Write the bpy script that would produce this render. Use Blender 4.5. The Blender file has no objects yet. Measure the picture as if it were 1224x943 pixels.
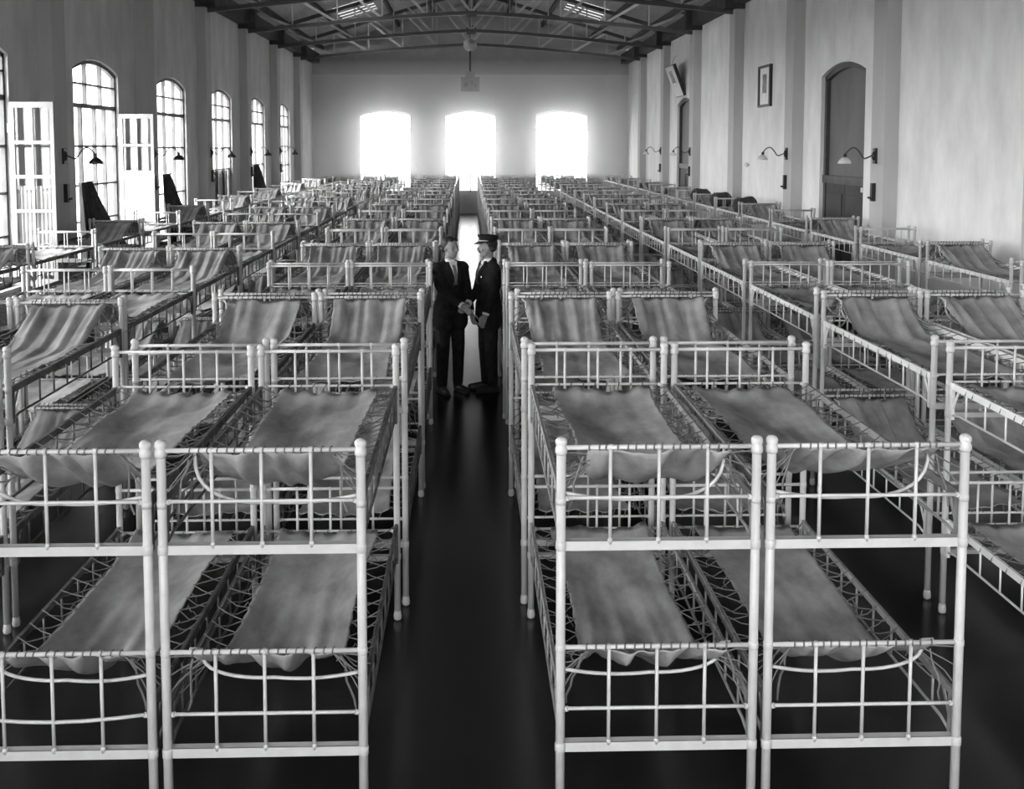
import bpy, math, random
from mathutils import Vector, Matrix, noise
PI = math.pi
SC = bpy.context.scene
COL = SC.collection

# ------------------------------------------------------------------ camera, world, exposure
cam_d = bpy.data.cameras.new('camera')
cam = bpy.data.objects.new('camera', cam_d); COL.objects.link(cam)
cam_d.sensor_fit = 'HORIZONTAL'; cam_d.sensor_width = 36.0
cam_d.lens = 36.0 * 1273 / 1224
cam_d.shift_x = (612 - 597.5) / 1224
cam_d.shift_y = (269.6 - 471.5) / 1224
cam_d.clip_end = 300
cam.location = (0, 0, 2.75)
cam.rotation_euler = (PI / 2 - 0.0744, 0, -0.0288)
SC.camera = cam

world = bpy.data.worlds.new('overcast_sky'); SC.world = world
world.use_nodes = True
bg = world.node_tree.nodes['Background']
bg.inputs[0].default_value = (1, 1, 1, 1)
SKY_LOW, SKY_HIGH = 9.0, 38.0        # bright overcast sky, brightest on the left and behind the camera
_nt = world.node_tree
_tc = _nt.nodes.new('ShaderNodeTexCoord'); _dt = _nt.nodes.new('ShaderNodeVectorMath'); _dt.operation = 'DOT_PRODUCT'
_dt.inputs[1].default_value = Vector((-0.92, -0.36, 0.18)).normalized()
_mr = _nt.nodes.new('ShaderNodeMapRange'); _mr.interpolation_type = 'SMOOTHSTEP'
_mr.inputs['From Min'].default_value = -0.1; _mr.inputs['From Max'].default_value = 1.0
_mr.inputs['To Min'].default_value = SKY_LOW; _mr.inputs['To Max'].default_value = SKY_HIGH
_nt.links.new(_tc.outputs['Generated'], _dt.inputs[0]); _nt.links.new(_dt.outputs['Value'], _mr.inputs['Value'])
_nt.links.new(_mr.outputs['Result'], bg.inputs[1])

SC.view_settings.view_transform = 'Standard'
SC.view_settings.look = 'None'
SC.view_settings.gamma = 1.0
SC.view_settings.exposure = -0.5
SC.view_settings.use_curve_mapping = False
SC.cycles.use_denoising = True
SC.cycles.max_bounces = 8
SC.cycles.diffuse_bounces = 5
SC.cycles.glossy_bounces = 3
SC.cycles.volume_bounces = 3
SC.cycles.transparent_max_bounces = 24
SC.cycles.sample_clamp_indirect = 6.0
SC.cycles.use_light_tree = True

# room numbers: x to the right, y into the depth, z up, metres
XR, XL, Y0, YE = 6.5, -6.35, -1.6, 43.7
BAY, PIL0 = 4.62, 16.0          # pilaster spacing, near edge of the first one in view
EAVE, RIDGE = 6.10, 8.6
WT = 0.4                        # wall thickness
SPR, RISE = 4.02, 0.19          # arch springing and rise

def portal(name, loc, rot, sx, sy, power=None):
    l = bpy.data.lights.new(name, 'AREA'); l.shape = 'RECTANGLE'; l.size = sx; l.size_y = sy
    o = bpy.data.objects.new(name, l); COL.objects.link(o)
    o.location = loc; o.rotation_euler = rot
    if power is None: l.cycles.is_portal = True
    else: l.energy = power
    return o
ROT_FROM_LEFT = (0, -PI / 2, 0)     # area light shines along its -Z; turned to shine to +x
ROT_FROM_END = (-PI / 2, 0, 0)      # shines to -y
ROT_FROM_REAR = (PI / 2, 0, 0)      # shines to +y
WIN_K = [-3, -2, -1, 0, 1, 2, 3, 4]
def bay_mid(k): return PIL0 + BAY * k + 2.5
for k in WIN_K:
    portal('daylight', (XL - WT - 0.06, bay_mid(k), 2.5), ROT_FROM_LEFT, 3.5, 2.25)
END_WIN = [(-4.5, -2.35), (-1.02, 1.13), (2.70, 4.90)]
END_SILL = 0.85
for a, b in END_WIN:
    portal('daylight', ((a + b) / 2, YE + WT + 0.06, 2.5), ROT_FROM_END, b - a, 3.4)
REAR_WIN = [(-4.9, -2.5), (-1.2, 1.2), (2.5, 4.9)]
for a, b in REAR_WIN:
    portal('daylight', ((a + b) / 2, Y0 - WT - 0.06, 2.8), ROT_FROM_REAR, b - a, 2.9)

# ------------------------------------------------------------------ materials
def mat(name, g, rough=0.6, spec=0.4, noise_amt=0.0, scale=3.0, stretch=(1, 1, 1), bump=0.0, metal=0.0, g2=None, detail=4):
    m = bpy.data.materials.new(name); m.use_nodes = True
    nt = m.node_tree; b = nt.nodes['Principled BSDF']
    col = (g, g, g, 1)
    b.inputs['Base Color'].default_value = col
    b.inputs['Roughness'].default_value = rough
    b.inputs['Specular IOR Level'].default_value = spec
    b.inputs['Metallic'].default_value = metal
    if noise_amt or bump:
        tc = nt.nodes.new('ShaderNodeTexCoord'); mp = nt.nodes.new('ShaderNodeMapping')
        mp.inputs['Scale'].default_value = stretch
        nt.links.new(tc.outputs['Object'], mp.inputs['Vector'])
        n = nt.nodes.new('ShaderNodeTexNoise'); n.inputs['Scale'].default_value = scale
        n.inputs['Detail'].default_value = detail; n.inputs['Roughness'].default_value = 0.6
        nt.links.new(mp.outputs['Vector'], n.inputs['Vector'])
        if noise_amt:
            r = nt.nodes.new('ShaderNodeValToRGB')
            lo = max(0.0, g - noise_amt); hi = g + noise_amt if g2 is None else g2
            r.color_ramp.elements[0].position = 0.3; r.color_ramp.elements[0].color = (lo, lo, lo, 1)
            r.color_ramp.elements[1].position = 0.7; r.color_ramp.elements[1].color = (hi, hi, hi, 1)
            nt.links.new(n.outputs['Fac'], r.inputs['Fac'])
            nt.links.new(r.outputs['Color'], b.inputs['Base Color'])
        if bump:
            bp = nt.nodes.new('ShaderNodeBump'); bp.inputs['Strength'].default_value = bump
            bp.inputs['Distance'].default_value = 0.02
            nt.links.new(n.outputs['Fac'], bp.inputs['Height'])
            nt.links.new(bp.outputs['Normal'], b.inputs['Normal'])
    return m
def glass_mat(name, gloss=0.06, tint=1.0):
    m = bpy.data.materials.new(name); m.use_nodes = True
    nt = m.node_tree; nt.nodes.clear()
    o = nt.nodes.new('ShaderNodeOutputMaterial'); mx = nt.nodes.new('ShaderNodeMixShader')
    t = nt.nodes.new('ShaderNodeBsdfTransparent'); g = nt.nodes.new('ShaderNodeBsdfGlossy')
    t.inputs[0].default_value = (tint, tint, tint, 1); g.inputs['Roughness'].default_value = 0.05
    mx.inputs[0].default_value = gloss
    nt.links.new(t.outputs[0], mx.inputs[1]); nt.links.new(g.outputs[0], mx.inputs[2])
    nt.links.new(mx.outputs[0], o.inputs['Surface'])
    return m
M = {
    'enamel': mat('white_enamel_paint', 0.55, 0.35, 0.5, 0.05, 9.0, bump=0.03),
    'canvas': mat('sail_canvas', 0.33, 0.9, 0.1, 0.15, 3.2, (1.6, .7, 1), bump=0.35, detail=5),
    'lace': mat('cotton_cord', 0.16, 0.9, 0.1),
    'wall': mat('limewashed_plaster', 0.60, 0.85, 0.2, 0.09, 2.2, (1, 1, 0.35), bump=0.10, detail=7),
    'wall_end': mat('limewashed_plaster_end', 0.55, 0.85, 0.2, 0.05, 1.2, (1, 1, 0.5), bump=0.08),
    'pilaster': mat('pilaster_plaster', 0.48, 0.85, 0.2, 0.04, 1.6, (1, 1, 0.35), bump=0.08),
    'upper': mat('underlit_plaster', 0.32, 0.85, 0.2, 0.03, 1.5),  # colour darkened for the weak light high on the end wall
    'floor': mat('dark_oiled_floor', 0.012, 0.22, 0.5, 0.005, 1.3, bump=0.02),
    'wood': mat('dark_roof_boards', 0.30, 0.8, 0.2, 0.04, 2.0, (6, 0.4, 1), bump=0.1),
    'beam': mat('dark_timber', 0.05, 0.7, 0.2, 0.02, 3.0),
    'steel': mat('grey_painted_steel', 0.40, 0.5, 0.4, 0.05, 5.0),
    'steel_dark': mat('dark_painted_steel', 0.07, 0.5, 0.4, 0.01, 5.0),
    'frame_white': mat('white_joinery_paint', 0.5, 0.5, 0.4, 0.05, 4.0),
    'leaf_paint': mat('pale_leaf_paint', 0.30, 0.5, 0.4, 0.03, 4.0),
    'bar': mat('window_bar_paint', 0.10, 0.5, 0.3, 0.02, 5.0),
    'wall_right': mat('lit_limewash_right', 0.80, 0.85, 0.2, 0.09, 2.2, (1, 1, 0.45), bump=0.10, detail=7),  # lighter copy of the wall plaster, left window light put into the colour
    'rail_dark': mat('shaded_rail_enamel', 0.10, 0.5, 0.4, 0.05, 9.0),  # rail enamel darkened, shade on the left files put into the colour
    'rail_bright': mat('lit_rail_enamel', 0.86, 0.35, 0.5, 0.04, 9.0),  # same rails lightened, light from the left put into the colour
    'rail_mid': mat('half_shaded_rail_enamel', 0.30, 0.45, 0.4, 0.08, 9.0),  # same rails in half shade, colour between the lit and shaded copies
    'frame_dark': mat('dark_joinery_paint', 0.06, 0.5, 0.4, 0.02, 4.0),
    'door': mat('dark_door_panel', 0.13, 0.6, 0.4, 0.03, 2.0, (1, 1, 0.3)),
    'door_low': mat('darker_door_panel', 0.035, 0.6, 0.4, 0.015, 2.0),
    'black': mat('black_enamel', 0.015, 0.4, 0.5, 0.004, 8.0),
    'porcelain': mat('milk_glass', 0.7, 0.2, 0.5),
    'paper': mat('pale_paper', 0.88, 0.8, 0.2, 0.08, 6.0),
    'picture': mat('grey_print', 0.28, 0.6, 0.3, 0.16, 7.0),
    'darkcloth': mat('dark_wool', 0.06, 0.95, 0.1, 0.012, 12.0, bump=0.3),
    'suit': mat('black_suit_cloth', 0.016, 0.9, 0.15, 0.006, 20.0, bump=0.2),
    'skin': mat('skin', 0.25, 0.55, 0.3, 0.03, 30.0),
    'hair': mat('dark_hair', 0.02, 0.6, 0.3, 0.01, 40.0),
    'shirt': mat('white_shirt', 0.75, 0.8, 0.2, 0.03, 20.0),
    'tie': mat('grey_tie', 0.16, 0.7, 0.3, 0.05, 60.0),
    'metal': mat('nickel', 0.6, 0.25, 0.5, metal=1.0),
    'ground': mat('pale_yard', 0.5, 0.9, 0.2, 0.05, 1.0),
    'glass': glass_mat('window_glass'),
    'sooty_glass': glass_mat('sooty_skylight_glass', 0.05, 0.18),
}

# ------------------------------------------------------------------ mesh helpers
class MB:
    def __init__(s): s.v = []; s.f = []; s.sm = []
    def quad(s, *p):
        n = len(s.v); s.v += [tuple(q) for q in p]; s.f.append(tuple(range(n, n + len(p)))); s.sm.append(False)
    def box(s, a, b, rot=None, org=None):
        x0, y0, z0 = a; x1, y1, z1 = b
        P = [(x0, y0, z0), (x1, y0, z0), (x1, y1, z0), (x0, y1, z0), (x0, y0, z1), (x1, y0, z1), (x1, y1, z1), (x0, y1, z1)]
        n = len(s.v); s.v += P
        for q in ((0, 3, 2, 1), (4, 5, 6, 7), (0, 1, 5, 4), (1, 2, 6, 5), (2, 3, 7, 6), (3, 0, 4, 7)):
            s.f.append(tuple(n + i for i in q)); s.sm.append(False)
    def bar(s, p, q, w, h, up=(0, 0, 1)):            # rectangular bar from p to q; w sideways, h along up
        p = Vector(p); q = Vector(q); d = (q - p).normalized(); u = Vector(up)
        sd = d.cross(u)
        if sd.length < 1e-4: sd = d.cross(Vector((1, 0, 0)))
        sd.normalize(); u = sd.cross(d).normalized()
        n = len(s.v)
        for c in (p, q):
            for i, j in ((-1, -1), (1, -1), (1, 1), (-1, 1)):
                s.v.append(tuple(c + sd * (i * w / 2) + u * (j * h / 2)))
        for f in ((0, 1, 2, 3), (7, 6, 5, 4), (0, 4, 5, 1), (1, 5, 6, 2), (2, 6, 7, 3), (3, 7, 4, 0)):
            s.f.append(tuple(n + i for i in f)); s.sm.append(False)
    def tube(s, pts, r, n=8, cap=True):
        pts = [Vector(p) for p in pts]; R = r if isinstance(r, (list, tuple)) else [r] * len(pts)
        base = len(s.v); prev = None
        for i, p in enumerate(pts):
            d = (pts[min(i + 1, len(pts) - 1)] - pts[max(i - 1, 0)])
            if d.length < 1e-7: d = Vector((0, 0, 1))
            d.normalize()
            if prev is None:
                a = d.cross(Vector((0, 0, 1)))
                if a.length < 1e-3: a = Vector((1, 0, 0))
            else: a = prev - d * prev.dot(d)
            a.normalize(); prev = a; b = d.cross(a)
            for j in range(n):
                t = 2 * PI * j / n
                s.v.append(tuple(p + (a * math.cos(t) + b * math.sin(t)) * R[i]))
        for i in range(len(pts) - 1):
            for j in range(n):
                k = (j + 1) % n
                s.f.append((base + i * n + j, base + i * n + k, base + (i + 1) * n + k, base + (i + 1) * n + j)); s.sm.append(n > 4)
        if cap:
            s.f.append(tuple(base + j for j in range(n))[::-1]); s.sm.append(False)
            e = base + (len(pts) - 1) * n
            s.f.append(tuple(e + j for j in range(n))); s.sm.append(False)
    def lathe(s, prof, c=(0, 0, 0), n=12):           # prof: list of (r, z)
        base = len(s.v); cx, cy, cz = c
        for r, z in prof:
            for j in range(n):
                t = 2 * PI * j / n
                s.v.append((cx + r * math.cos(t), cy + r * math.sin(t), cz + z))
        for i in range(len(prof) - 1):
            for j in range(n):
                k = (j + 1) % n
                s.f.append((base + i * n + j, base + i * n + k, base + (i + 1) * n + k, base + (i + 1) * n + j)); s.sm.append(True)
        s.f.append(tuple(base + j for j in range(n))[::-1]); s.sm.append(False)
        e = base + (len(prof) - 1) * n
        s.f.append(tuple(e + j for j in range(n))); s.sm.append(False)
    def ball(s, c, r, nu=10, nv=7, sc=(1, 1, 1), rot=None):
        base = len(s.v); c = Vector(c)
        def add(p):
            p = Vector((p[0] * sc[0], p[1] * sc[1], p[2] * sc[2])) * r
            if rot is not None: p = rot @ p
            s.v.append(tuple(c + p))
        add((0, 0, -1))
        for i in range(1, nv):
            a = -PI / 2 + PI * i / nv
            for j in range(nu):
                t = 2 * PI * j / nu
                add((math.cos(a) * math.cos(t), math.cos(a) * math.sin(t), math.sin(a)))
        add((0, 0, 1)); top = len(s.v) - 1
        for j in range(nu):
            k = (j + 1) % nu
            s.f.append((base, base + 1 + k, base + 1 + j)); s.sm.append(True)
            e = base + 1 + (nv - 2) * nu
            s.f.append((e + j, e + k, top)); s.sm.append(True)
            for i in range(nv - 2):
                a = base + 1 + i * nu
                s.f.append((a + j, a + k, a + nu + k, a + nu + j)); s.sm.append(True)
    def limb(s, p, q, r0, r1, n=12):                  # tapered capsule with round ends
        p = Vector(p); q = Vector(q); d = (q - p).normalized()
        pts = []; R = []
        for i in range(4):
            a = PI / 2 * (1 - i / 4) ; pts.append(p - d * r0 * math.sin(a)); R.append(max(1e-3, r0 * math.cos(a)))
        pts.append(p); R.append(r0); pts.append(q); R.append(r1)
        for i in range(1, 5):
            a = PI / 2 * i / 4; pts.append(q + d * r1 * math.sin(a)); R.append(max(1e-3, r1 * math.cos(a)))
        s.tube(pts, R, n)
    def mesh(s, name, m):
        me = bpy.data.meshes.new(name); me.from_pydata(s.v, [], s.f)
        me.polygons.foreach_set('use_smooth', s.sm); me.materials.append(M[m] if isinstance(m, str) else m)
        me.update(); return me
    def build(s, name, m, parent=None, **kw):
        return link(name, s.mesh(name, m), parent, **kw)
def link(name, me, parent=None, loc=None, **kw):
    o = bpy.data.objects.new(name, me); COL.objects.link(o)
    if parent is not None: o.parent = parent
    if loc is not None: o.location = loc
    for k, v in kw.items(): o[k] = v
    return o
def empty(name, loc=(0, 0, 0), rz=0.0, **kw):
    o = bpy.data.objects.new(name, None); COL.objects.link(o); o.location = loc; o.rotation_euler = (0, 0, rz)
    o.empty_display_size = 0.2
    for k, v in kw.items(): o[k] = v
    return o
def copy_tree(o, parent=None):
    c = o.copy(); COL.objects.link(c); c.parent = parent
    for ch in list(o.children): copy_tree(ch, c)
    return c
ST = dict(kind='structure')

# ------------------------------------------------------------------ the shell
def arch_z(t, spring=SPR, rise=RISE): return spring + rise * (1 - (2 * t - 1) ** 2)
def wall(name, s0, s1, top, openings, place, m, n=12):
    """place(s, z, d) -> point; d = 0 inner face, 1 outer face.  openings: (a, b, sill)"""
    w = MB()
    def slab(a, b, z0a, z0b, z1a, z1b, caps=(True, True)):
        w.quad(place(a, z0a, 0), place(b, z0b, 0), place(b, z1b, 0), place(a, z1a, 0))
        w.quad(place(a, z0a, 1), place(a, z1a, 1), place(b, z1b, 1), place(b, z0b, 1))
        w.quad(place(a, z0a, 0), place(a, z0a, 1), place(b, z0b, 1), place(b, z0b, 0))
        w.quad(place(a, z1a, 0), place(b, z1b, 0), place(b, z1b, 1), place(a, z1a, 1))
    def endcap(a, z0, z1): w.quad(place(a, z0, 0), place(a, z1, 0), place(a, z1, 1), place(a, z0, 1))
    c = s0
    tz = top if callable(top) else (lambda s: top)
    def solid(a, b):
        k = max(1, int((b - a) / 1.5)) if callable(top) else 1
        for i in range(k):
            p = a + (b - a) * i / k; q = a + (b - a) * (i + 1) / k
            slab(p, q, 0, 0, tz(p), tz(q))
        endcap(a, 0, tz(a)); endcap(b, 0, tz(b))
    for a, b, sill in sorted(openings):
        solid(c, a)
        for i in range(n):
            t0 = i / n; t1 = (i + 1) / n; p = a + (b - a) * t0; q = a + (b - a) * t1
            slab(p, q, arch_z(t0), arch_z(t1), tz(p), tz(q))
        if sill > 0: slab(a, b, 0, 0, sill, sill)
        c = b
    solid(c, s1)
    return w.build(name, m, **ST)
SILL = 0.8
HW = 1.1
lw = [(bay_mid(k) - HW, bay_mid(k) + HW, SILL) for k in WIN_K]
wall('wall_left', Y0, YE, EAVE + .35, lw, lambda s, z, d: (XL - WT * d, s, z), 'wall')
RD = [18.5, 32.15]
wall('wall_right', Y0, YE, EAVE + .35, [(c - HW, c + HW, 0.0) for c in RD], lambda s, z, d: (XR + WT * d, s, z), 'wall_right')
XM = (XL + XR) / 2; HALF = (XR - XL) / 2 + .4
def roof_z(x): return EAVE + .45 + (RIDGE - EAVE - .45) * (1 - abs(x - XM) / HALF)
def gable(x): return roof_z(x) - .02
wall('wall_end', XL, XR, 5.70, [(a, b, END_SILL) for a, b in END_WIN], lambda s, z, d: (s, YE + WT * d, z), 'wall_end')
# gable above the cornice, plaster colour darkened for the weaker light there
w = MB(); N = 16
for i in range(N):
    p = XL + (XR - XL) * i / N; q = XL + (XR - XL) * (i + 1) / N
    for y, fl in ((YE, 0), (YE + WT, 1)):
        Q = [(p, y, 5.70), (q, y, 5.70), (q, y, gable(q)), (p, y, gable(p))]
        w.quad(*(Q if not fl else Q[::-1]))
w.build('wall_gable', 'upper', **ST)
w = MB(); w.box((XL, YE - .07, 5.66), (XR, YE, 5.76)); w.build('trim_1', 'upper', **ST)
wall('wall_rear', XL, XR, gable, [(a, b, 1.3) for a, b in REAR_WIN], lambda s, z, d: (s, Y0 - WT * d, z), 'wall')
w = MB(); w.box((XL - WT, Y0 - WT, -.1), (XR + WT, YE + WT, 0)); w.build('floor', 'floor', **ST)
w = MB(); w.box((-60, -40, -.35), (60, 90, -.12)); w.build('ground', 'ground', **ST)

# pilasters
PW, PP = 0.52, 0.22
for k in range(-3, 6):
    y = PIL0 + BAY * k
    for sx, X in ((-1, XL), (1, XR)):
        w = MB(); a = X; b = X - sx * PP
        w.box((min(a, b), y, 0), (max(a, b), y + PW, EAVE))
        w.box((min(a, b - sx * .03), y - .03, 0), (max(a, b - sx * .03), y + PW + .03, .16))
        w.build('trim_pilaster', 'pilaster', **ST)
        w = MB(); b2 = X - sx * (PP + .25)
        w.box((min(a, b2), y - .06, EAVE - .12), (max(a, b2), y + PW + .06, EAVE + .42))
        w.build('trim_corbel', 'beam', **ST)
for sx, X in ((-1, XL), (1, XR)):
    w = MB(); b = X - sx * .30
    w.box((min(X, b), Y0, EAVE), (max(X, b), YE, EAVE + .38)); w.build('trim_wall_plate', 'beam', **ST)
    w = MB(); b = X - sx * .025
    c = Y0
    ops = [o for o in (lw if sx < 0 else [(q - HW, q + HW, 0) for q in RD]) if o[2] == 0]
    for a0, b0, _ in ops + [(YE, YE, 0)]:
        w.box((min(X, b), c, 0), (max(X, b), a0, .18)); c = b0
    w.build('baseboard_left' if sx < 0 else 'baseboard_right', 'pilaster', **ST)

# roof: two boarded slopes with a strip skylight in each, and purlins
SKY_BAYS = [(35.4, 38.7), (26.2, 29.6)]
SK0, SK1 = 3.3, 4.6
w = MB()
def slope(sx, u0, u1, y0, y1):
    x0 = XM + sx * u0; x1 = XM + sx * u1
    a = (x0, y0, roof_z(x0)); b = (x1, y0, roof_z(x1)); c = (x1, y1, roof_z(x1)); d = (x0, y1, roof_z(x0))
    up = lambda p: (p[0], p[1], p[2] + .08)
    w.quad(a, b, c, d); w.quad(up(d), up(c), up(b), up(a))
    w.quad(a, d, up(d), up(a)); w.quad(b, up(b), up(c), c); w.quad(a, up(a), up(b), b); w.quad(d, c, up(c), up(d))
for sx in (-1, 1):
    slope(sx, 0, SK0, Y0 - WT, YE + WT); slope(sx, SK1, HALF + .1, Y0 - WT, YE + WT)
    c = Y0 - WT
    for a, b in sorted(SKY_BAYS):
        slope(sx, SK0, SK1, c, a); c = b
    slope(sx, SK0, SK1, c, YE + WT)
w.build('ceiling', 'wood', **ST)
for sx in (-1, 1):
    for u in (0.15, 1.5, 2.9, 4.8, 6.0):
        x = XM + sx * u; w = MB(); z = roof_z(x) - .08
        w.box((x - .05, Y0, z - .08), (x + .05, YE, z + .07)); w.build('trim_purlin', 'beam', **ST)
n_sky = 20
for sx in (-1, 1):
    for a, b in SKY_BAYS:
        x0 = XM + sx * SK0; x1 = XM + sx * SK1; w = MB()
        w.quad((x0, a, roof_z(x0) + .05), (x1, a, roof_z(x1) + .05), (x1, b, roof_z(x1) + .05), (x0, b, roof_z(x0) + .05))
        o = w.build('window_%d' % n_sky, 'sooty_glass', **ST)
        w = MB()
        for i in range(6):
            y = a + (b - a) * i / 5; w.bar((x0, y, roof_z(x0) + .03), (x1, y, roof_z(x1) + .03), .06, .06)
        w.build('glazing_bars', 'frame_dark', o); n_sky += 1

# ------------------------------------------------------------------ windows
def arched_frame(n, place, a, b, sill, mat_frame, bars_v, bars_h, arch_v=(1/3, 2/3), transom=3.42, thick=.05, name='window_%d'):
    """place(s, z, d) d in metres from the inner face outwards"""
    D0, D1 = .05, .05 + .07
    w = MB()
    def vb(s, z0, z1, t=thick):
        w.bar(place(s, z0, (D0 + D1) / 2), place(s, z1, (D0 + D1) / 2), t, .07, up=Vector(place(0, 0, 1)) - Vector(place(0, 0, 0)))
    def hb(s0, s1, z, t=thick):
        w.bar(place(s0, z, (D0 + D1) / 2), place(s1, z, (D0 + D1) / 2), .07, t, up=(0, 0, 1))
    vb(a + .03, sill, SPR, .06); vb(b - .03, sill, SPR, .06)
    K = 12
    for i in range(K):
        t0 = i / K; t1 = (i + 1) / K
        p = Vector(place(a + (b - a) * t0, arch_z(t0) - .04, (D0 + D1) / 2)); q = Vector(place(a + (b - a) * t1, arch_z(t1) - .04, (D0 + D1) / 2))
        w.bar(p, q + (q - p) * .05, .07, .06)
    hb(a, b, transom, .07); hb(a, b, sill + .04, .09)
    root = w.build(name % n, mat_frame, **ST)
    w = MB()
    for t in arch_v: vb(a + (b - a) * t, transom, arch_z(t), .032)
    hb(a, b, 3.78, .032)
    for t in bars_v: vb(a + (b - a) * t, sill, transom, .045)
    for z in bars_h: hb(a, b, z, .036)
    w.build('glazing_bars', mat_frame, root)
    w = MB(); w.quad(place(a, sill, .085), place(b, sill, .085), place(b, arch_z(1), .085), place(a, arch_z(0), .085))
    K = 12; P = [place(a + (b - a) * i / K, arch_z(i / K), .085) for i in range(K + 1)]
    w.quad(*P)
    w.build('glass', 'glass', root)
    return root
LP = lambda s, z, d: (XL - d, s, z)
wins = {}
for i, k in enumerate(WIN_K):
    c = bay_mid(k)
    fm = 'bar'
    hbars = {0: (1.5, 2.1, 2.75), 1: (1.75, 2.72), 2: (2.15, 2.7), 3: (2.2,)}.get(k, (1.5, 2.1, 2.75))
    vbars = {0: (.22, .52, .74), 1: (.33, .66), 2: (.33, .66), 3: (.5,)}.get(k, (.25, .5, .75))
    wins[k] = arched_frame(i + 1, LP, c - HW, c + HW, SILL, fm, vbars, hbars)
    w = MB(); w.box((XL - .16, c - HW - .04, SILL - .05), (XL + .10, c + HW + .04, SILL)); w.build('sill', 'frame_white', wins[k])
# the fourth window in view is shut by panelled boards below the glass
c = bay_mid(2); w = MB()
for i in range(4):
    y = c - HW + .08 + i * .51
    w.box((XL - .17, y, SILL), (XL - .12, y + .49, 2.12)); w.box((XL - .12, y + .08, SILL + .1), (XL - .10, y + .41, 2.02))
w.build('lower_panels', 'steel', wins[2])

def leaf(k, hinge_y, ang, z0, z1, width, rows, solid_below, parent, name='open_leaf'):
    """casement leaf hinged at the inner edge of the jamb, swung into the room; ang 0 = straight into the room"""
    r = empty('open_leaf', (XL + .02, hinge_y, 0), ang); r.parent = parent
    t = .045
    w = MB(); s = .055
    w.box((0, -t / 2, z0), (s, t / 2, z1)); w.box((width - s, -t / 2, z0), (width, t / 2, z1))
    w.box((s, -t / 2, z0), (width - s, t / 2, z0 + .1)); w.box((s, -t / 2, z1 - .08), (width - s, t / 2, z1))
    zb = solid_below if solid_below else z0 + .1
    if solid_below: w.box((s, -t / 3, z0 + .1), (width - s, t / 3, solid_below))
    for i in range(1, rows + 1):
        z = zb + (z1 - .08 - zb) * i / rows
        if i < rows: w.box((s, -t / 2, z - .025), (width - s, t / 2, z + .025))
    if solid_below: w.box((s, -t / 2, zb - .03), (width - s, t / 2, zb + .03))
    w.box((width / 2 - .012, -t / 2.4, zb), (width / 2 + .012, t / 2.4, z1 - .08))
    return w, r
root1 = empty('casement_leaf', (XL + .02, bay_mid(-1) + HW - .02, 0), -.02,
              label='tall white glazed casement leaf swung open at the far left edge, four pane rows', category='casement leaf')
w, r = leaf(-1, 0, 0, .8, 3.36, .60, 5, None, root1); bpy.data.objects.remove(r)
w.build('leaf_frame', 'leaf_paint', root1)
w = MB(); w.quad((.05, 0, .85), (.55, 0, .85), (.55, 0, 3.3), (.05, 0, 3.3)); w.build('glass', 'glass', root1)
w = MB()                                     # net curtain gathered behind the lower panes
for i in range(40):
    x0 = .07 + .46 * i / 40; x1 = .07 + .46 * (i + 1) / 40
    y0_ = .035 + .012 * math.sin(i * 1.3); y1_ = .035 + .012 * math.sin((i + 1) * 1.3)
    w.quad((x0, y0_, .95), (x1, y1_, .95), (x1, y1_, 2.2), (x0, y0_, 2.2))
w.build('curtain', 'frame_white', root1)
root2 = empty('casement_leaf', (XL + .02, bay_mid(0) + HW - .02, 0), -.06,
              label='tall white casement leaf open beside the first arched window, two pane rows over solid panel', category='casement leaf')
w, r = leaf(0, 0, 0, .8, 3.33, .62, 2, 2.28, root2); bpy.data.objects.remove(r)
w.build('leaf_frame', 'leaf_paint', root2)
w = MB(); w.quad((.05, 0, 2.28), (.57, 0, 2.28), (.57, 0, 3.26), (.05, 0, 3.26)); w.build('glass', 'glass', root2)
for rr, zt in ((root1, (1.1, 3.0)), (root2, (1.1, 3.0))):
    for z in zt:
        w = MB(); w.box((-.03, -.03, z - .06), (.03, .03, z + .06)); w.build('hinge', 'metal', rr)
# narrow folded leaf against the near jamb of the first full window
w = MB(); w.box((XL + .0, bay_mid(0) - HW + .12, .8), (XL + .10, bay_mid(0) - HW + .34, 2.16))
w.box((XL + .10, bay_mid(0) - HW + .16, .9), (XL + .12, bay_mid(0) - HW + .30, 2.08))
w.build('folded_shutter', 'frame_white', wins[0])

EP = lambda s, z, d: (s, YE + d, z)
for i, (a, b) in enumerate(END_WIN):
    arched_frame(31 + i, EP, a, b, END_SILL, 'frame_white', (1/2,), (1.6, 2.3, 2.9))
RP = lambda s, z, d: (s, Y0 - d, z)
for i, (a, b) in enumerate(REAR_WIN):
    arched_frame(41 + i, RP, a, b, 1.3, 'frame_white', (1/3, 2/3), (2.1, 2.8))

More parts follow.
